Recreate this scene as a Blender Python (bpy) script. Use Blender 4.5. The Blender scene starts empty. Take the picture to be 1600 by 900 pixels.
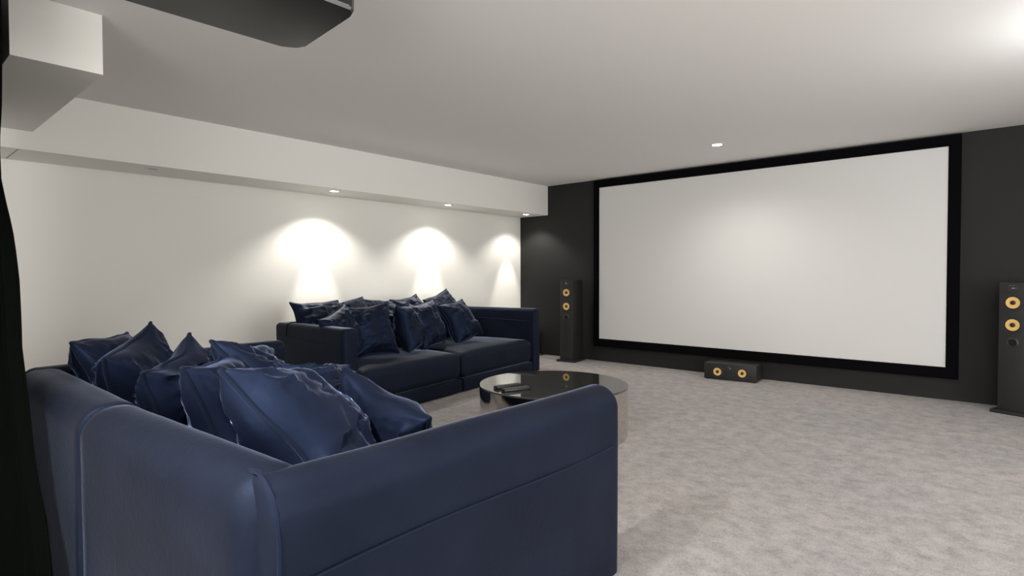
import bpy, bmesh, math, random
from mathutils import Vector, Matrix, noise
D = bpy.data; C = bpy.context.scene.collection
PI = math.pi

# ---------------------------------------------------------------- camera
cam = D.objects.new('camera', D.cameras.new('camera')); C.objects.link(cam)
F = Vector((-0.65754, 0.75308, -0.02263)); R_ = Vector((0.75330, 0.65768, -0.00205)); U = Vector((-0.01334, 0.01839, 0.99974))
cam.matrix_world = Matrix(((R_.x, U.x, -F.x, 0), (R_.y, U.y, -F.y, 0), (R_.z, U.z, -F.z, 1.142), (0, 0, 0, 1)))
cam.data.sensor_width = 36; cam.data.lens = 897.72 / 1600 * 36; cam.data.clip_start = 0.02
bpy.context.scene.camera = cam

# ---------------------------------------------------------------- world, exposure
w = D.worlds.new('world'); bpy.context.scene.world = w; w.use_nodes = True
w.node_tree.nodes['Background'].inputs[0].default_value = (1, 0.975, 0.93, 1)
w.node_tree.nodes['Background'].inputs[1].default_value = 3.0
vs = bpy.context.scene.view_settings
vs.view_transform = 'Standard'; vs.look = 'None'; vs.gamma = 1; vs.use_curve_mapping = False; vs.exposure = 0.03

# ---------------------------------------------------------------- large lights (added fill outside the made-up glazed openings)
def area(name, loc, rot, sx, sy, e, col):
    l = D.lights.new(name, 'AREA'); l.shape = 'RECTANGLE'; l.size = sx; l.size_y = sy; l.energy = e; l.color = col
    o = D.objects.new(name, l); o.location = loc; o.rotation_euler = rot; C.objects.link(o); return o
BACK_FILL_E, SIDE_FILL_E, POINT_E = 75, 86, 23
area('back_fill', (0.5, -2.66, 1.1), (math.radians(90), 0, 0), 2.6, 2.1, BACK_FILL_E, (1.0, 0.985, 0.96))
area('side_fill', (2.96, 2.0, 1.3), (0, math.radians(90), 0), 1.9, 3.6, SIDE_FILL_E, (1.0, 0.985, 0.96))
l = D.lights.new('dome_lamp', 'POINT'); l.energy = POINT_E; l.shadow_soft_size = 0.09; l.color = (0.96, 0.98, 1.0)
o = D.objects.new('dome_lamp', l); o.location = (0.55, 3.95, 2.16); C.objects.link(o)
SPOT_WIDE, SPOT_NARROW, CEIL_E = 44, 64, 52
FILL_SPOTS = (360, 10)

# ---------------------------------------------------------------- materials
def mat(name, col, rough=0.5, metal=0, spec=0.5, sheen=0, sheen_tint=(1, 1, 1), sheen_rough=0.3, var=0, vscale=3, bump=0, bscale=200, ior=1.5, coat=0, stint=(1, 1, 1), emit=None, estr=0):
    m = D.materials.new(name); m.use_nodes = True; nt = m.node_tree; b = nt.nodes['Principled BSDF']
    b.inputs['Base Color'].default_value = (*col, 1); b.inputs['Roughness'].default_value = rough
    b.inputs['Metallic'].default_value = metal; b.inputs['Specular IOR Level'].default_value = spec; b.inputs['IOR'].default_value = ior
    b.inputs['Sheen Weight'].default_value = sheen; b.inputs['Sheen Tint'].default_value = (*sheen_tint, 1); b.inputs['Sheen Roughness'].default_value = sheen_rough
    b.inputs['Coat Weight'].default_value = coat; b.inputs['Specular Tint'].default_value = (*stint, 1)
    if emit: b.inputs['Emission Color'].default_value = (*emit, 1); b.inputs['Emission Strength'].default_value = estr
    tc = nt.nodes.new('ShaderNodeTexCoord')
    if var:
        n = nt.nodes.new('ShaderNodeTexNoise'); n.inputs['Scale'].default_value = vscale; n.inputs['Detail'].default_value = 4
        nt.links.new(tc.outputs['Object'], n.inputs['Vector'])
        r = nt.nodes.new('ShaderNodeMapRange'); r.inputs['To Min'].default_value = 1 - var; r.inputs['To Max'].default_value = 1 + var
        r.inputs['From Min'].default_value = 0.3; r.inputs['From Max'].default_value = 0.7
        nt.links.new(n.outputs['Fac'], r.inputs['Value'])
        mx = nt.nodes.new('ShaderNodeVectorMath'); mx.operation = 'SCALE'; mx.inputs[0].default_value = col
        nt.links.new(r.outputs[0], mx.inputs['Scale']); nt.links.new(mx.outputs[0], b.inputs['Base Color'])
    if bump:
        n2 = nt.nodes.new('ShaderNodeTexNoise'); n2.inputs['Scale'].default_value = bscale; n2.inputs['Detail'].default_value = 3
        nt.links.new(tc.outputs['Object'], n2.inputs['Vector'])
        bp = nt.nodes.new('ShaderNodeBump'); bp.inputs['Strength'].default_value = bump; bp.inputs['Distance'].default_value = 0.004
        nt.links.new(n2.outputs['Fac'], bp.inputs['Height']); nt.links.new(bp.outputs[0], b.inputs['Normal'])
    return m
M = {}
M['white'] = mat('white_paint', (0.875, 0.865, 0.825), 0.85, spec=0.2, bump=0.05, bscale=90)
M['ceil'] = mat('ceiling_paint', (0.84, 0.83, 0.81), 0.9, spec=0.15)
M['black'] = mat('black_wall_paint', (0.018, 0.018, 0.0185), 0.75, spec=0.3, bump=0.08, bscale=120)
M['velvet'] = mat('navy_velvet', (0.007, 0.009, 0.0175), 0.58, spec=0.22, ior=1.5, stint=(0.40, 0.58, 1.0), sheen=1.0, sheen_tint=(0.42, 0.49, 0.66), sheen_rough=0.17, var=0.22, vscale=5, bump=0.25, bscale=60)
M['pillow'] = mat('navy_pillow_velvet', (0.005, 0.0075, 0.018), 0.52, spec=0.36, ior=1.5, stint=(0.30, 0.46, 0.92), sheen=0.8, sheen_tint=(0.28, 0.36, 0.62), sheen_rough=0.25, var=0.3, vscale=6, bump=0.2, bscale=60)
M['piping'] = mat('navy_piping', (0.007, 0.010, 0.020), 0.6, spec=0.2, stint=(0.3, 0.45, 0.95), sheen=0.2, sheen_tint=(0.4, 0.5, 0.9))
M['screen'] = mat('projection_fabric', (0.70, 0.695, 0.69), 0.9, spec=0.1)
M['frame'] = mat('black_frame_velvet', (0.003, 0.003, 0.004), 0.95, spec=0.05)
M['curtain'] = mat('black_curtain', (0.0015, 0.002, 0.0015), 0.95, spec=0.02)
M['cab'] = mat('black_ash_cabinet', (0.020, 0.020, 0.021), 0.5, spec=0.4, bump=0.05, bscale=80)
M['cabside'] = M['cab']
M['rubber'] = mat('black_rubber', (0.010, 0.010, 0.012), 0.5)
M['ring'] = mat('driver_ring', (0.025, 0.025, 0.028), 0.4)
M['cone'] = mat('yellow_woven_cone', (0.82, 0.54, 0.17), 0.5, bump=0.3, bscale=400)
M['dust'] = mat('driver_plug', (0.02, 0.016, 0.012), 0.4)
M['port'] = mat('port_black', (0.002, 0.002, 0.002), 0.9)
M['silver'] = mat('silver_metal', (0.5, 0.5, 0.5), 0.25, metal=1)
M['mirror'] = mat('polished_steel', (0.72, 0.68, 0.65), 0.06, metal=1)
M['glass'] = mat('black_glass', (0.045, 0.045, 0.043), 0.02, ior=1.9)
M['plastic'] = mat('projector_gloss_black', (0.008, 0.008, 0.008), 0.22, ior=1.5)
M['plastic2'] = mat('projector_edge', (0.03, 0.03, 0.03), 0.35)
M['remote'] = mat('remote_black', (0.012, 0.012, 0.014), 0.4)
M['button'] = mat('remote_button_grey', (0.16, 0.16, 0.17), 0.5)
M['trimw'] = mat('white_enamel', (0.75, 0.75, 0.73), 0.4)
M['lampoff'] = mat('unlit_lamp', (0.25, 0.25, 0.24), 0.3)
M['lampon'] = mat('lit_lamp', (1, 1, 1), 0.5, emit=(1, 0.97, 0.9), estr=25)
M['joint'] = mat('panel_joint', (0.25, 0.245, 0.235), 0.8)

def carpet_mat():
    m = D.materials.new('grey_carpet'); m.use_nodes = True; nt = m.node_tree; b = nt.nodes['Principled BSDF']; L = nt.links.new
    tc = nt.nodes.new('ShaderNodeTexCoord')
    def nz(scale, detail, rough, dist=0):
        n = nt.nodes.new('ShaderNodeTexNoise'); n.inputs['Scale'].default_value = scale; n.inputs['Detail'].default_value = detail
        n.inputs['Roughness'].default_value = rough; n.inputs['Distortion'].default_value = dist; L(tc.outputs['Object'], n.inputs['Vector']); return n
    a = nz(10, 10, 0.80, 0.1); a2 = nz(0.9, 2, 0.5); f = nz(110, 4, 0.8)
    add = nt.nodes.new('ShaderNodeMath'); add.operation = 'MULTIPLY_ADD'; add.inputs[1].default_value = 0.75; L(f.outputs['Fac'], add.inputs[0]); L(a.outputs['Fac'], add.inputs[2])
    r = nt.nodes.new('ShaderNodeValToRGB'); r.color_ramp.elements[0].position = 0.66; r.color_ramp.elements[1].position = 1.10
    r.color_ramp.elements[0].color = (0.235, 0.222, 0.215, 1); r.color_ramp.elements[1].color = (0.50, 0.475, 0.46, 1)
    L(add.outputs[0], r.inputs[0])
    mx = nt.nodes.new('ShaderNodeMix'); mx.data_type = 'RGBA'; mx.blend_type = 'MULTIPLY'; mx.inputs['Factor'].default_value = 1
    r2 = nt.nodes.new('ShaderNodeValToRGB'); r2.color_ramp.elements[0].position = 0.35; r2.color_ramp.elements[1].position = 0.65
    r2.color_ramp.elements[0].color = (0.92, 0.92, 0.95, 1); r2.color_ramp.elements[1].color = (1.04, 1.0, 0.98, 1)
    L(a2.outputs['Fac'], r2.inputs[0]); L(r.outputs[0], mx.inputs[6]); L(r2.outputs[0], mx.inputs[7]); L(mx.outputs[2], b.inputs['Base Color'])
    b.inputs['Roughness'].default_value = 0.95; b.inputs['Specular IOR Level'].default_value = 0.1
    b.inputs['Sheen Weight'].default_value = 0.15
    bp = nt.nodes.new('ShaderNodeBump'); bp.inputs['Strength'].default_value = 0.6; bp.inputs['Distance'].default_value = 0.012; L(f.outputs['Fac'], bp.inputs['Height'])
    bp2 = nt.nodes.new('ShaderNodeBump'); bp2.inputs['Strength'].default_value = 0.35; bp2.inputs['Distance'].default_value = 0.03; L(a.outputs['Fac'], bp2.inputs['Height'])
    L(bp.outputs[0], bp2.inputs['Normal']); L(bp2.outputs[0], b.inputs['Normal'])
    return m
M['carpet'] = carpet_mat()

# ---------------------------------------------------------------- helpers
def obj(name, bm, m, parent=None, smooth=True):
    bmesh.ops.recalc_face_normals(bm, faces=bm.faces)
    me = D.meshes.new(name); bm.to_mesh(me); bm.free(); me.materials.append(M[m] if isinstance(m, str) else m)
    if smooth:
        for p in me.polygons: p.use_smooth = True
        me.set_sharp_from_angle(angle=math.radians(38))
    o = D.objects.new(name, me); C.objects.link(o)
    if parent: o.parent = parent
    return o
def thing(name, label, cat, loc=(0, 0, 0), rz=0, group=None):
    o = D.objects.new(name, None); C.objects.link(o); o.empty_display_size = 0.1
    o.location = loc; o.rotation_euler = (0, 0, rz); return tag(o, label, cat, group)
def tag(o, label, cat, group=None):
    o['label'] = label; o['category'] = cat
    if group: o['group'] = group
    return o
def bx(bm, x0, x1, y0, y1, z0, z1, bev=0, seg=2):
    t = bmesh.new(); bmesh.ops.create_cube(t, size=1)
    for v in t.verts: v.co = Vector(((x0 + x1) / 2 + v.co.x * (x1 - x0), (y0 + y1) / 2 + v.co.y * (y1 - y0), (z0 + z1) / 2 + v.co.z * (z1 - z0)))
    if bev: bmesh.ops.bevel(t, geom=t.edges[:], offset=bev, segments=seg, profile=0.5, affect='EDGES')
    me = D.meshes.new('t'); t.to_mesh(me); t.free(); bm.from_mesh(me); D.meshes.remove(me); return bm
def box(name, x0, x1, y0, y1, z0, z1, m, parent=None, bev=0, seg=2):
    return obj(name, bx(bmesh.new(), x0, x1, y0, y1, z0, z1, bev, seg), m, parent, bev > 0)
def struct(name, *a, **k):
    o = box(name, *a, **k); o['kind'] = 'structure'; return o
def lathe(bm, prof, n=40, M4=None, cap=True):
    rings = []
    for r, z in prof:
        if r < 1e-6: rings.append([bm.verts.new((0, 0, z))])
        else: rings.append([bm.verts.new((r * math.cos(2 * PI * k / n), r * math.sin(2 * PI * k / n), z)) for k in range(n)])
    for a, b in zip(rings, rings[1:]):
        for k in range(n):
            va = [a[0]] if len(a) == 1 else [a[k], a[(k + 1) % n]]; vb = [b[0]] if len(b) == 1 else [b[(k + 1) % n], b[k]]
            if len(va) + len(vb) >= 3: bm.faces.new(va + vb)
    if M4:
        vs_ = [v for r in rings for v in r]
        for v in vs_: v.co = M4 @ v.co
    return bm
def tube(bm, pts, r, n=6, closed=False):
    pts = [Vector(p) for p in pts]; N = len(pts); rings = []; up = None
    for i, p in enumerate(pts):
        a = pts[(i - 1) % N] if (closed or i > 0) else p; b = pts[(i + 1) % N] if (closed or i < N - 1) else p
        t = (b - a).normalized()
        if up is None: up = t.orthogonal().normalized()
        up = (up - t * up.dot(t)).normalized(); s = t.cross(up)
        rings.append([bm.verts.new(p + (up * math.cos(2 * PI * k / n) + s * math.sin(2 * PI * k / n)) * r) for k in range(n)])
    rng = range(N if closed else N - 1)
    for i in rng:
        A, B = rings[i], rings[(i + 1) % N]
        off = 0
        if closed and i == N - 1:
            off = min(range(n), key=lambda o: (A[0].co - B[o].co).length)
        for k in range(n): bm.faces.new((A[k], A[(k + 1) % n], B[(k + 1 + off) % n], B[(k + off) % n]))
    if not closed: bm.faces.new(rings[0][::-1]); bm.faces.new(rings[-1])
    return bm
def sm(a, b, x):
    t = min(1, max(0, (x - a) / (b - a))); return t * t * (3 - 2 * t)
def rbox(hx, hy, hz, r, nf=(12, 6, 8), arcs=6, flatbottom=True, rl=None, rr=None):
    """rounded block centred at 0 with half sizes; rl / rr: rounding depth of the -x / +x ends; bottom edge left square if flatbottom"""
    rl = rl or r; rr = rr or r; bm = bmesh.new()
    a = [math.tan(PI / 4 * k / arcs) for k in range(arcs + 1)]
    def axis(h, n, r0, r1, lowflat=False):
        L = [-h + r0 - d * r0 for d in a[::-1]] if not lowflat else [-h, -h + r0]
        inner = [(-h + r0) + (2 * h - r0 - r1) * k / n for k in range(1, n)]
        return L + inner + [h - r1 + d * r1 for d in a]
    ax = [axis(hx, nf[0], rl, rr), axis(hy, nf[1], r, r), axis(hz, nf[2], r, r, flatbottom)]
    cache = {}
    def mapv(p):
        c = Vector((max(-hx + rl, min(hx - rr, p.x)), max(-hy + r, min(hy - r, p.y)), min(hz - r, p.z) if flatbottom else max(-hz + r, min(hz - r, p.z))))
        d = p - c; sx = rl if d.x < 0 else rr
        e = Vector((d.x / sx, d.y / r, d.z / r)); m_ = max(abs(e.x), abs(e.y), abs(e.z))
        if m_ < 1e-9: return p
        e = e.normalized() * m_
        return c + Vector((e.x * sx, e.y * r, e.z * r))
    def V(i, j, k):
        key = (i, j, k)
        if key not in cache: cache[key] = bm.verts.new(mapv(Vector((ax[0][i], ax[1][j], ax[2][k]))))
        return cache[key]
    nx, ny, nz = len(ax[0]) - 1, len(ax[1]) - 1, len(ax[2]) - 1
    for k0 in (0, nz):
        for i in range(nx):
            for j in range(ny): bm.faces.new((V(i, j, k0), V(i + 1, j, k0), V(i + 1, j + 1, k0), V(i, j + 1, k0)))
    for j0 in (0, ny):
        for i in range(nx):
            for k in range(nz): bm.faces.new((V(i, j0, k), V(i + 1, j0, k), V(i + 1, j0, k + 1), V(i, j0, k + 1)))
    for i0 in (0, nx):
        for j in range(ny):
            for k in range(nz): bm.faces.new((V(i0, j, k), V(i0, j + 1, k), V(i0, j + 1, k + 1), V(i0, j, k + 1)))
    return bm
def slab(name, a, b, th, z0, z1, r, parent, m='velvet', wob=0.004, seed=0, rl=None, rr=None):
    """upholstered panel whose outer face runs a->b, thickness th to its left; z0 square bottom"""
    a = Vector((*a, 0)); b = Vector((*b, 0)); d = b - a; Ln = d.length; d.normalize(); n = Vector((-d.y, d.x, 0))
    bm = rbox(Ln / 2, th / 2, (z1 - z0) / 2, r, (24, 3, 10), rl=rl, rr=rr)
    o_ = (a + b) / 2 + n * th / 2
    for v in bm.verts:
        p = v.co.copy(); q = o_ + d * p.x + n * p.y; q.z = (z0 + z1) / 2 + p.z
        k = noise.noise(Vector((q.x * 2.2 + seed, q.y * 2.2, q.z * 2.0))) * wob + noise.noise(Vector((q.x * 7 + seed, q.y * 7, q.z * 5))) * wob * 0.35
        q += n * k * (1 if p.y < 0 else -1); q.z += noise.noise(Vector((q.x * 3, q.y * 3, seed))) * wob * sm(0, 1, p.z / ((z1 - z0) / 2))
        v.co = q
    return obj(name, bm, m, parent)

# ---------------------------------------------------------------- setting
X0, YF, H, ZS, XS = -5.515, 6.508, 2.4, 1.99, -5.003
XR, YB = 2.9, -2.6
struct('floor', X0 - .1, XR + .1, YB - .1, YF + .1, -0.1, 0, 'carpet')
struct('ceiling', X0 - .1, XR + .1, YB - .1, YF + .1, H, H + 0.1, 'ceil')
struct('wall_left', X0 - 0.1, X0, YB, YF, 0, H, 'white')
struct('wall_front', X0 - 0.1, XR + 0.1, YF, YF + 0.1, 0, H, 'black')
# right and back walls; their window and door are added to let fill light in
wr = struct('wall_right', XR, XR + .1, YB, 0.1, 0, H, 'white')
o = box('wall_panel', XR, XR + .1, 3.9, YF, 0, H, 'white', wr)
o = box('wall_panel', XR, XR + .1, 0.1, 3.9, 0, 0.3, 'white', wr)
o = box('wall_panel', XR, XR + .1, 0.1, 3.9, 2.28, H, 'white', wr)
wb = struct('wall_back', X0, -0.85, YB - .1, YB, 0, H, 'white')
box('wall_panel', 1.85, XR, YB - .1, YB, 0, H, 'white', wb)
box('wall_panel', -0.85, 1.85, YB - .1, YB, 2.2, H, 'white', wb)
for nm, rot in (('added_window_1', 'x'), ('added_door_1', 'y')):  # frames of the added, unseen light openings
    bm = bmesh.new()
    if nm == 'added_window_1':
        for yy in (0.1, 1.34, 2.6, 3.85): bx(bm, XR + .02, XR + .08, yy, yy + .05, .3, 2.28)
        for zz in (0.3, 2.23): bx(bm, XR + .02, XR + .08, .1, 3.9, zz, zz + .05)
    else:
        for xx in (-0.85, 0.475, 1.79): bx(bm, xx, xx + .06, YB - .08, YB - .02, 0, 2.2)
        for zz in (0, 2.14): bx(bm, -.85, 1.85, YB - .08, YB - .02, zz, zz + .06)
    f = obj(nm, bm, 'trimw', None, False); f['kind'] = 'structure'
# soffit along the left wall, stub beam that meets it
struct('trim_1', X0, XS, YB, YF, ZS, H, 'white')
struct('trim_2', XS, -3.335, 0.468, 0.812, 2.115, H, 'white')
struct('trim_3', X0 + .03, XS - .02, 0.735, 0.741, ZS - 0.0015, ZS + .002, 'joint')

# ---------------------------------------------------------------- projection screen
sc = thing('projection_screen', 'huge white projection screen in a wide black frame on the black wall', 'projection screen', (-2.29, YF, 0))
def loc(o, T): o.location = T; return o
sx0, sx1, sz0, sz1 = -4.125 + 2.29, -0.455 + 2.29, 0.300, 2.287
ox0, ox1, oz0, oz1 = -4.205 + 2.29, -0.362 + 2.29, 0.200, 2.382
box('fabric', sx0 - .01, sx1 + .01, -0.030, -0.006, sz0 - .01, sz1 + .01, 'screen', sc)
bm = bmesh.new()   # mitred frame with a sloping inner bevel
def fr(y, x0, x1, z0, z1): return [bm.verts.new(p) for p in ((x0, y, z0), (x1, y, z0), (x1, y, z1), (x0, y, z1))]
L_ = [fr(0, ox0, ox1, oz0, oz1), fr(-0.045, ox0, ox1, oz0, oz1), fr(-0.052, ox0 + .008, ox1 - .008, oz0 + .008, oz1 - .008), fr(-0.05, sx0 - .012, sx1 + .012, sz0 - .012, sz1 + .012), fr(-0.031, sx0, sx1, sz0, sz1)]
for A, B in zip(L_, L_[1:]):
    for k in range(4): bm.faces.new((A[k], A[(k + 1) % 4], B[(k + 1) % 4], B[k]))
obj('frame', bm, 'frame', sc, False)

# ---------------------------------------------------------------- recessed lights
def downlight(x, y, z, lit, label, wide=0, narrow=0, tilt=0.0, col=(1, .95, .86), cat='ceiling light', group=None, r=0.04, wang=122, wblend=0.55):
    t = thing('downlight', label, cat, (x, y, z), 0, group)
    obj('trim_ring', lathe(bmesh.new(), [(r, 0.0), (r, -0.003), (r + .003, -0.006), (r + .014, -0.004), (r + .016, 0.0)]), 'trimw', t)
    obj('lamp', lathe(bmesh.new(), [(0, -0.0025), (r * .8, -0.0025), (r, -0.001), (r, 0)]), 'lampon' if lit else 'lampoff', t)
    if lit:
        for e, ang, bl, tl in ((wide, wang, wblend, 0.0), (narrow, 36, 0.6, tilt)):
            if not e: continue
            l = D.lights.new('lamp_light', 'SPOT'); l.energy = e; l.spot_size = math.radians(ang); l.spot_blend = bl; l.color = col; l.shadow_soft_size = 0.03
            o = D.objects.new('lamp_light', l); C.objects.link(o); o.parent = t; o.location = (0, 0, -0.03); o.rotation_euler = (0, tl, 0)
    return t
xl = -5.15
downlight(xl, 3.19, ZS, True, 'lit recessed spot under the soffit, nearest of the lit ones', SPOT_WIDE, SPOT_NARROW, 0.22)
downlight(xl, 4.73, ZS, True, 'lit recessed spot under the soffit, between the two other lit ones', SPOT_WIDE, SPOT_NARROW, 0.22)
downlight(xl, 6.20, ZS, True, 'lit recessed spot under the soffit beside the black wall', SPOT_WIDE * .6, SPOT_NARROW, 0.24)
downlight(xl, 1.57, ZS, False, 'unlit recessed spot under the soffit at left')
downlight(-2.18, 5.52, H, True, 'lit recessed ceiling light in front of the projection screen', CEIL_E, 0, r=0.045, wang=150, wblend=1.0)
for x, y, e, ang in ((-1.35, -0.40, FILL_SPOTS[0], 150), (-0.95, 1.15, FILL_SPOTS[1], 150)):  # fill spots added out of view to brighten the near sofa and room
    l = D.lights.new('fill_spot', 'SPOT'); l.energy = e; l.spot_size = math.radians(ang); l.spot_blend = 1; l.color = (1, .97, .92); l.shadow_soft_size = 0.09
    o = D.objects.new('fill_spot', l); C.objects.link(o); o.location = (x, y, H - .10)

# ---------------------------------------------------------------- loudspeakers
def driver(parent, x, z, yface, rc, rr):
    rot = Matrix.Translation((x, yface, z)) @ Matrix.Rotation(PI / 2, 4, 'X')      # lathe axis +z -> -y
    rg = obj('driver_ring', lathe(bmesh.new(), [(rc, -0.001), (rc + .004, 0.003), (rr - .008, 0.004), (rr, 0.003), (rr + .003, -0.002)], 40, rot), 'ring', parent)
    obj('surround', lathe(bmesh.new(), [(rc - .008, 0.000), (rc - .004, 0.0045), (rc + .002, 0.005), (rc + .008, 0.0035)], 40, rot), 'rubber', rg)
    obj('cone', lathe(bmesh.new(), [(rc - .004, 0.0035), (rc * .6, 0.0015), (rc * .3, 0.0006), (rc * .22, 0.0006)], 40, rot), 'cone', rg)
    obj('dust_cap', lathe(bmesh.new(), [(rc * .36, 0.0012), (rc * .30, 0.009), (rc * .16, 0.013), (0, 0.0135)], 24, rot), 'dust', rg)
def tweeter(parent, x, z, yface, r):
    rot = Matrix.Translation((x, yface, z)) @ Matrix.Rotation(PI / 2, 4, 'X')
    t = obj('tweeter', lathe(bmesh.new(), [(0, 0.002), (r * .3, 0.002), (r * .36, 0.005), (r * .5, 0.003), (r * .9, 0.004), (r, 0.000)], 32, rot), 'ring', parent)
    obj('tweeter_dome', lathe(bmesh.new(), [(r * .3, 0.002), (r * .22, 0.007), (0, 0.009)], 20, rot), 'silver', t)
    bm = bmesh.new()
    for dx, dz, a in ((-.45, .62, 0), (.1, .62, 0), (.45, .1, 1)): bx(bm, x + dx * r - .008, x + dx * r + .008, yface - .0062, yface - .004, z + dz * r - .0015, z + dz * r + .0015)
    obj('tweeter_glints', bm, 'silver', t)  # metal slivers standing in for glints on the tweeter
def tower(x, y, rz, label):
    t = thing('floor_speaker', label, 'loudspeaker', (x, y, 0), rz, 'tower speakers flanking the screen')
    box('plinth', -.135, .135, -.185, .165, 0, .028, 'cab', t, .004)
    box('cabinet', -.092, .092, -.16, .15, .028, 1.075, 'cab', t, .004)
    yf = -.16
    driver(t, 0, .91, yf, .052, .069); driver(t, 0, .73, yf, .052, .069); tweeter(t, 0, 1.025, yf, .036)
    rot = Matrix.Translation((0, yf, .585)) @ Matrix.Rotation(PI / 2, 4, 'X')
    p = obj('port_flare', lathe(bmesh.new(), [(.028, .001), (.031, .004), (.038, .003), (.042, -.001)], 32, rot), 'ring', t)
    obj('port_opening', lathe(bmesh.new(), [(0, .0012), (.029, .0015)], 32, rot), 'port', p)
    return t
tower(-4.435, 6.285, math.radians(10), 'tall black tower speaker left of the screen, past the far sofa')
tower(0.053, 6.30, math.radians(-20), 'tall black tower speaker right of the screen, cut by the photo edge')
t = thing('center_speaker', 'low wide black centre speaker lying on the carpet under the screen', 'loudspeaker', (-2.30, 6.315, 0), math.radians(6))
box('cabinet', -.27, .27, -.15, .15, .008, .178, 'cab', t, .004)
for fx in (-.24, .24):
    for fy in (-.12, .12): box('foot', fx - .012, fx + .012, fy - .012, fy + .012, 0, .009, 'rubber', t)
driver(t, -.128, .088, -.15, .047, .062); driver(t, .128, .092, -.15, .047, .062); tweeter(t, 0, .128, -.15, .030)
t = thing('subwoofer', 'small black box with a pale top in the corner behind the far sofa', 'subwoofer', (-5.27, 6.30, 0))
box('cabinet', -.15, .135, -.15, .17, .012, .335, 'rubber', t, .006)
box('top_panel', -.152, .137, -.152, .172, .335, .347, 'trimw', t, .003)
for fx in (-.12, .11):
    for fy in (-.12, .14): box('foot', fx - .015, fx + .015, fy - .015, fy + .015, 0, .013, 'rubber', t)
tag(obj('power_cord', tube(bmesh.new(), [(-5.125, 6.28, .05), (-5.10, 6.29, .012), (-5.07, 6.35, .008), (-5.04, 6.42, .008), (-5.03, 6.50, .02)], .008, 8), 'rubber'), 'black cord lying on the carpet beside the corner box', 'cord')

# ---------------------------------------------------------------- projector under the ceiling
t = thing('projector', 'glossy black projector hanging from the ceiling above the sofa', 'projector', (-1.995, 0.82, 2.06), math.radians(-2))
bm = bmesh.new()
a_, b_ = .245, .36
pl = [(-a_, -b_), (a_, -b_), (a_, b_ - .02), (a_ - .02, b_), (a_ - .05, b_ + .01), (-a_ + .07, b_ + .028), (-a_ + .03, b_ + .01), (-a_, b_ - .04)]
v0 = [bm.verts.new((x * .985, y * .985, 0)) for x, y in pl]; v1 = [bm.verts.new((x, y, .010)) for x, y in pl]; v2 = [bm.verts.new((x * 1.03, y, .15)) for x, y in pl]; v3 = [bm.verts.new((x * .93, y * .93, .175)) for x, y in pl]
for A, B in ((v0, v1), (v1, v2), (v2, v3)):
    for k in range(len(pl)): bm.faces.new((A[k], A[(k + 1) % len(pl)], B[(k + 1) % len(pl)], B[k]))
bm.faces.new(v0[::-1]); bm.faces.new(v3)
obj('housing', bm, 'plastic', t, False)
box('edge_highlight', a_ - .004, a_ + .0015, -b_, b_ - .03, .010, .013, 'silver', t)  # silver sliver drawing the highlight along the lower right edge
obj('lens', lathe(bmesh.new(), [(.03, 0), (.045, .03), (.05, .03), (.055, 0)], 32, Matrix.Translation((0, b_ + .005, .085)) @ Matrix.Rotation(-PI / 2, 4, 'X')), 'plastic2', t)
obj('lens_glass', lathe(bmesh.new(), [(0, .006), (.045, .012)], 32, Matrix.Translation((0, b_ + .005, .085)) @ Matrix.Rotation(-PI / 2, 4, 'X')), 'glass', t)
bm = bmesh.new(); bx(bm, -.06, .06, -.06, .06, .175, .185); lathe(bm, [(.025, .18), (.025, .335)], 20); bx(bm, -.08, .08, -.08, .08, .332, .34)
obj('ceiling_mount', bm, 'plastic2', t)

# ---------------------------------------------------------------- curtain
def curtain():
    E = [(2.36, -2.993), (2.0, -3.001), (1.83, -3.028), (1.68, -3.094), (1.53, -3.064), (1.42, -2.939), (1.32, -2.821), (1.22, -2.747), (1.12, -2.693), (1.0, -2.667), (.88, -2.651), (.755, -2.562), (.65, -2.502), (.55, -2.454), (.425, -2.352), (.37, -2.274), (.2, -2.202), (.01, -2.179)]
    def edge(z):
        for (za, xa), (zb, xb) in zip(E, E[1:]):
            if z >= zb: return xa + (xb - xa) * (za - z) / (za - zb)
        return E[-1][1]
    bm = bmesh.new(); NX, NZ = 150, 40; th = .004; rows = []
    for side in (0, 1):
        g = []
        for j in range(NZ + 1):
            z = 2.36 + (0.005 - 2.36) * j / NZ; e = edge(z); row = []
            for i in range(NX + 1):
                s = i / NX; x = e + (-4.5 - e) * s
                amp = .020 * sm(0, .04, s) * (0.8 + .2 * (j / NZ))
                y = .385 + amp * math.sin(s * 75 + .8 * math.sin(j * .07)) - .10 * sm(.12, .32, s) * (1 - z / 2.36) + .006 * math.sin(s * 31 + j * .12) + side * th
                row.append(bm.verts.new((x, y, z)))
            g.append(row)
        rows.append(g)
    for g in rows:
        for j in range(NZ):
            for i in range(NX): bm.faces.new((g[j][i], g[j][i + 1], g[j + 1][i + 1], g[j + 1][i]))
    a, b = rows
    for j in range(NZ): bm.faces.new((a[j][0], a[j + 1][0], b[j + 1][0], b[j][0])); bm.faces.new((a[j][NX], a[j + 1][NX], b[j + 1][NX], b[j][NX]))
    for i in range(NX): bm.faces.new((a[0][i], a[0][i + 1], b[0][i + 1], b[0][i])); bm.faces.new((a[NZ][i], a[NZ][i + 1], b[NZ][i + 1], b[NZ][i]))
    t = thing('curtain', 'black velvet curtain hanging at the left edge of the photo, behind the near sofa', 'curtain', (0, 0, 0))
    obj('fabric', bm, 'curtain', t)
    box('rail', -4.6, -3.05, .365, .405, 2.36, 2.4, 'rubber', t)
curtain()

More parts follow.
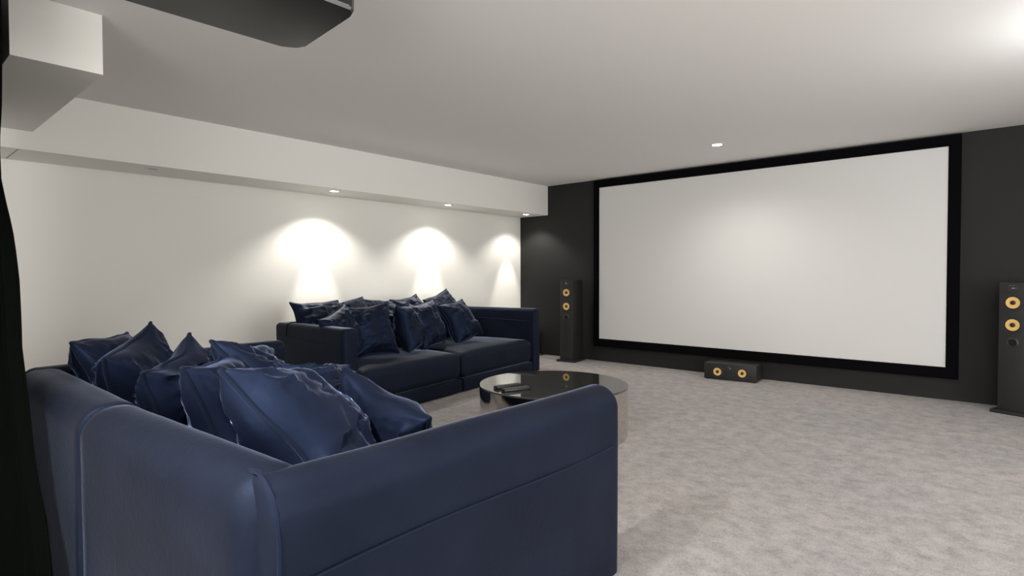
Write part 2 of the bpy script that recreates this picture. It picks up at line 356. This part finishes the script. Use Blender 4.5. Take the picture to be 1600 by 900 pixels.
# ---------------------------------------------------------------- sofas
def tubepart(name, pts, r, parent): return obj(name, tube(bmesh.new(), pts, r, 6), 'piping', parent)
def cushion_block(name, P, z0, z1, parent, r=.075, crown=.03, seed=0):
    """seat cushion filling the plan quad P = [back-a, back-b, front-b, front-a]"""
    A, B, Cc, Dd = [Vector((*p, 0)) for p in P]
    lx = (B - A).length; ly = (Dd - A).length
    bm = rbox(lx / 2, ly / 2, (z1 - z0) / 2, r, (18, 14, 3), 6, flatbottom=False)
    for v in bm.verts:
        u = v.co.x / lx + .5; w_ = v.co.y / ly + .5
        q = (A * (1 - u) + B * u) * (1 - w_) + (Dd * (1 - u) + Cc * u) * w_
        q.z = (z0 + z1) / 2 + v.co.z
        if v.co.z > 0: q.z += crown * max(0, 1 - (2 * u - 1) ** 2) ** .7 * max(0, 1 - (2 * w_ - 1) ** 2) ** .5 + .006 * noise.noise(Vector((q.x * 4, q.y * 4, seed)))
        v.co = q
    return obj(name, bm, 'velvet', parent)

# near sofa: back towards the camera
t = thing('sofa', 'large navy velvet sofa in the foreground, seen from behind, heaped with pillows', 'sofa', (0, 0, 0))
near_sofa = t
HA = .725
slab('back_panel', (-3.36, .455), (-2.190, .45), .20, .03, HA, .085, t, seed=1, rr=.018)
slab('back_panel', (-2.184, .45), (-1.14, .50), .20, .03, HA, .095, t, seed=2, rl=.018)
slab('arm', (-1.108, .535), (-1.128, 1.955), .17, .004, HA - .008, .085, t, seed=3, rl=.025, rr=.07)
slab('arm', (-3.67, 1.80), (-3.38, .47), .155, .03, HA, .060, t, seed=4, rl=.03)
tubepart('seam', [(-1.106 - .018 * (k / 20), .60 + 1.26 * k / 20, .503 + .008 * math.sin(k * .3)) for k in range(21)], .0035, t)
tubepart('piping', [(-1.25, .560, .716), (-1.20, .556, .726), (-1.165, .556, .712), (-1.135, .556, .69), (-1.118, .556, .66), (-1.109, .556, .6), (-1.109, .556, .3), (-1.109, .556, .05)], .006, t)
bm = bmesh.new(); vs0 = [(-3.36, .64), (-1.28, .64), (-1.30, 1.82), (-3.52, 1.76)]
A_ = [bm.verts.new((x, y, .03)) for x, y in vs0]; B_ = [bm.verts.new((x, y, .15)) for x, y in vs0]
bm.faces.new(A_[::-1]); bm.faces.new(B_)
for k in range(4): bm.faces.new((A_[k], A_[(k + 1) % 4], B_[(k + 1) % 4], B_[k]))
obj('base', bm, 'velvet', t, False)
cushion_block('seat_cushion', [(-3.22, .64), (-2.30, .64), (-2.33, 1.80), (-3.48, 1.80)], .15, .42, t)
cushion_block('seat_cushion', [(-2.29, .64), (-1.29, .64), (-1.30, 1.80), (-2.32, 1.80)], .15, .42, t)
for x, y in ((-3.3, .6), (-1.3, .55), (-1.3, 1.7), (-3.45, 1.65)): obj('foot', lathe(bmesh.new(), [(0, 0), (.025, 0), (.03, .035), (0, .035)], 16, Matrix.Translation((x, y, 0))), 'rubber', t)

# far sofa: back to the left wall
t = thing('sofa', 'navy velvet two-cushion sofa by the white wall, seen from its near end', 'sofa', (0, 0, 0))
slab('back_panel', (-5.11, 3.78), (-4.88, 2.45), .19, .02, .73, .08, t, seed=5, rl=.02)
slab('back_panel', (-5.36, 5.13), (-5.115, 3.80), .19, .02, .735, .08, t, seed=6, rr=.02)
slab('arm', (-4.90, 2.43), (-3.85, 2.455), .14, .02, .73, .04, t, seed=7)
slab('arm', (-4.205, 5.33), (-5.40, 5.10), .14, .02, .748, .04, t, seed=8)
tubepart('seam', [(-4.86 + 1.03 * k / 12, 2.426 + .024 * k / 12, .625 - .045 * k / 12) for k in range(13)], .004, t)
tubepart('piping', [(-4.70, 2.435 + d, z) for d, z in ((-.005, .62), (-.006, .66), (-.001, .70), (.012, .722), (.04, .733), (.09, .733))], .004, t)
tubepart('seam', [(-4.26 - .95 * k / 12, 5.178 - .183 * k / 12, .60 + .03 * k / 12) for k in range(13)], .004, t)
S0 = Vector((-3.82, 2.60)); S1 = Vector((-4.19, 5.17)); B0 = Vector((-4.72, 2.60)); B1 = Vector((-5.13, 5.0))
Sm = S0.lerp(S1, .49); Bm = B0.lerp(B1, .49); g = Vector((.0, .006))
def quadblock(name, P, z0, z1):
    bm = bmesh.new(); A = [bm.verts.new((*p, z0)) for p in P]; B = [bm.verts.new((*p, z1)) for p in P]
    bm.faces.new(A[::-1]); bm.faces.new(B)
    for k in range(4): bm.faces.new((A[k], A[(k + 1) % 4], B[(k + 1) % 4], B[k]))
    bmesh.ops.bevel(bm, geom=bm.edges[:], offset=.012, segments=2, affect='EDGES')
    return obj(name, bm, 'velvet', t)
quadblock('base', [B0, Bm - g, Sm - g, S0], .015, .135)
quadblock('base', [Bm + g, B1, S1, Sm + g], .015, .135)
cushion_block('seat_cushion', [B0, Bm - g, Sm - g, S0], .135, .385, t, .07, .04, 3)
cushion_block('seat_cushion', [Bm + g, B1, S1, Sm + g], .135, .385, t, .07, .04, 4)
for x, y in ((-4.8, 2.55), (-3.9, 2.55), (-4.3, 5.15), (-5.2, 5.05)): obj('foot', lathe(bmesh.new(), [(0, 0), (.025, 0), (.03, .025), (0, .025)], 16, Matrix.Translation((x, y, 0))), 'rubber', t)

# ---------------------------------------------------------------- throw pillows
def pillow(label, group, loc, face, lean, roll, hw, hh, T, seed, crump=1.0, bend=0.0, sag=0.0, pinch=.10):
    """hw/hh half width/height, T half thickness; face = heading of its front (deg from +x), lean back (deg), roll in its plane (deg)"""
    N = 44; bm = bmesh.new(); sd = Vector((seed * 3.17, seed * 1.31, seed * .77))
    def out(u, v): return Vector((hw * u * (1 - pinch * (1 - v * v)), 0, hh * v * (1 - pinch * (1 - u * u))))
    def common(u, v):
        p = out(u, v); n1 = noise.noise(Vector((u * 1.3, v * 1.3, 9)) + sd)
        p.y += bend * (u * u + .5 * v * v) + .028 * crump * n1
        p.z += .018 * crump * noise.noise(Vector((u * 1.5, 5, v)) + sd); p.x += .018 * crump * noise.noise(Vector((v * 1.5, 2, u)) + sd)
        if sag: p.z -= sag * (1 - u * u) * max(0, v) ** 1.5
        return p
    def th(u, v, s):
        t_ = T * (max(0, (1 - u * u) * (1 - v * v))) ** .40
        if v < 0: t_ *= 1 + .18 * -v
        wr = 0
        for e, along in ((1 - abs(u), v), (1 - abs(v), u)):
            fade = math.exp(-e / .45) * sm(.05, .30, e)
            k_ = 3 if along is v and u > 0 else (7 if along is v else (11 if v > 0 else 15))
            n_ = noise.noise(Vector((along * 3.6, e * .5, k_ + s * 20)) + sd)
            wr += fade * (max(0, 1 - 3.2 * abs(n_)) ** 1.5 - .25) * .028 * crump
        for cu in (-1, 1):
            for cv in (-1, 1):
                d = Vector((u - cu, v - cv)); r_ = d.length; a_ = math.atan2(d.y, d.x)
                wr += math.exp(-r_ / .55) * sm(.05, .3, r_) * math.sin(a_ * 8 + seed * 2 + cu * 3 + cv) * .008 * crump
        lo = noise.noise(Vector((u * 1.9, v * 1.9, s * 7)) + sd) * .035 * crump * (1 - u * u) * (1 - v * v)
        cr = noise.noise(Vector((u * 2.2 + v * 1.1, v * 4.8 - u, s * 13 + 4)) + sd); cr = (1 - min(1, abs(cr) * 4)) * -.010 * crump * (1 - u ** 4) * (1 - v ** 4)
        return max(0, t_ + (wr + lo + cr) * sm(0, .08, 1 - max(abs(u), abs(v))))
    def par(k): x = -1 + 2 * k / N; return math.copysign(1 - (1 - abs(x)) ** 1.35, x)
    G = {}
    for s in (0, 1):
        for i in range(N + 1):
            for j in range(N + 1):
                if s and (i in (0, N) or j in (0, N)): G[s, i, j] = G[0, i, j]; continue
                u, v = par(i), par(j); p = common(u, v); p.y += (-1 if s == 0 else 1) * th(u, v, s); G[s, i, j] = bm.verts.new(p)
        for i in range(N):
            for j in range(N): bm.faces.new((G[s, i, j], G[s, i + 1, j], G[s, i + 1, j + 1], G[s, i, j + 1]))
    o = obj('throw_pillow', bm, 'pillow')
    for p in o.data.polygons: p.use_smooth = True
    ring = [common(par(i), -1) for i in range(N)] + [common(1, par(j)) for j in range(N)] + [common(par(N - i), 1) for i in range(N)] + [common(-1, par(N - j)) for j in range(N)]
    obj('piping', tube(bmesh.new(), ring, .0085, 6, True), 'piping', o)
    # front of the mesh is -y; heading `face`
    o.matrix_world = Matrix.Translation(loc) @ Matrix.Rotation(math.radians(face + 90), 4, 'Z') @ Matrix.Rotation(math.radians(-lean), 4, 'X') @ Matrix.Rotation(math.radians(roll), 4, 'Y')
    return tag(o, label, 'pillow', group)
GN = 'navy pillows on the near sofa'; GF = 'navy pillows on the far sofa'
#            label, loc, face, lean, roll, hw, hh, T, seed, crump
NEAR = [
 ('dark navy pillow in the far left corner of the near sofa', (-3.159, .821, .637), 49, 21, 1, .24, .24, .11, 1, 1.0),
 ('big navy pillow with the tallest peak, second from the left on the near sofa', (-2.988, .847, .602), 53, 5, -13, .235, .265, .14, 2, 1.0),
 ('crumpled navy pillow with a sharp peak, third from the left on the near sofa', (-2.493, .862, .593), 49, 6, -13, .235, .255, .13, 3, 1.2),
 ('navy pillow with a low peak lying behind the big foreground pillow', (-2.270, 1.10, .650), 57, 35, 16, .26, .25, .13, 4, 1.2),
 ('dark navy pillow standing against the back, just left of the biggest one', (-2.045, .876, .628), 50, 22, -1, .22, .25, .12, 5, 1.0),
 ('biggest navy pillow with creased front, in the near corner of the near sofa', (-1.625, .921, .640), 54, 42, 17, .25, .26, .15, 6, 1.1),
 ('crumpled navy pillow lying low behind the biggest pillow', (-1.88, 1.21, .650), 56, 50, 28, .22, .22, .11, 7, 1.5),
 ('navy pillow leaning on the right arm of the near sofa, apart from the heap', (-1.600, 1.185, .555), -92, -13, 14, .23, .215, .10, 8, 0.7),
]
FAR = [
 ('bright blue-lit pillow at the near end of the back row on the far sofa', (-4.641, 2.730, 0.696), 0, 14, 0, .235, .225, .10, 11, .9),
 ('pale grey-blue lit pillow, second in the back row on the far sofa', (-4.719, 3.120, 0.700), 5, 14, -6, .235, .225, .10, 12, .9),
 ('blue pillow with drooping top, middle of the back row on the far sofa', (-4.807, 3.510, 0.691), 8, 16, 5, .235, .225, .11, 13, .9),
 ('dark navy pillow, fourth in the back row on the far sofa', (-4.865, 3.958, 0.700), 10, 14, -8, .235, .225, .10, 14, .9),
 ('bright blue-lit pillow at the far end of the back row, highest of all', (-4.924, 4.485, 0.715), 10, 16, -14, .25, .24, .10, 15, .8),
 ('navy pillow peeping over the near arm of the far sofa', (-4.271, 2.730, 0.637), 20, 18, -18, .22, .22, .10, 16, 1.0),
 ('dark upright pillow in front, nearest to the near arm of the far sofa', (-4.319, 3.003, 0.647), -12, 12, -4, .24, .235, .12, 17, .8),
 ('dark rounded pillow standing edge on, second in the front row', (-4.407, 3.530, 0.637), 35, 8, 0, .21, .22, .12, 18, .9),
 ('charcoal navy pillow, third in the front row of the far sofa', (-4.505, 3.841, 0.637), 15, 10, -6, .23, .235, .11, 19, .8),
 ('dark navy pillow at the far end of the front row, leaning back', (-4.583, 4.388, 0.637), 5, 22, -10, .23, .225, .11, 20, .9),
]
for lb, l, fc, ln, rl, a, b, T, sd, cr in NEAR: pillow(lb, GN, l, fc, ln, rl, a, b, T, sd, cr)
for k, (lb, l, fc, ln, rl, a, b, T, sd, cr) in enumerate(FAR): pillow(lb, GF, l, fc, ln + (14 if k < 5 else 7), rl, a, b * 1.03, T, sd, cr)

# ---------------------------------------------------------------- coffee table and remotes
tx, ty, tr, tz = -2.519, 3.340, .538, .355
t = thing('coffee_table', 'round mirrored drum coffee table with a black glass top', 'table', (tx, ty, 0))
obj('drum', lathe(bmesh.new(), [(tr - .02, 0.0), (tr - .001, 0.0), (tr - .001, tz - .012), (tr - .012, tz - .012), (tr - .012, .01), (tr - .02, 0)], 128), 'mirror', t)
obj('glass_top', lathe(bmesh.new(), [(0, tz - .011), (tr - .001, tz - .011), (tr, tz - .009), (tr, tz - .002), (tr - .003, tz), (tr - .005, tz), (0, tz)], 128), 'glass', t)
def remote(c, ang, ln, wd, label, seed):
    t = thing('remote_control', label, 'remote control', (c[0], c[1], tz), ang, 'remotes on the coffee table')
    box('body', -ln / 2, ln / 2, -wd / 2, wd / 2, 0, .020, 'remote', t, .006)
    for i in range(8):
        for j in range(3):
            box('button', -ln / 2 + .018 + i * (ln - .04) / 7 - .005, -ln / 2 + .018 + i * (ln - .04) / 7 + .005, (j - 1) * wd * .27 - .004, (j - 1) * wd * .27 + .004, .0195, .0225, 'button', t)
remote((-2.655, 3.00), math.radians(74), .215, .055, 'black remote control on the glass table, nearer its left rim', 1)
remote((-2.545, 2.955), math.radians(70), .205, .055, 'black remote control on the glass table, on the right of the pair', 2)
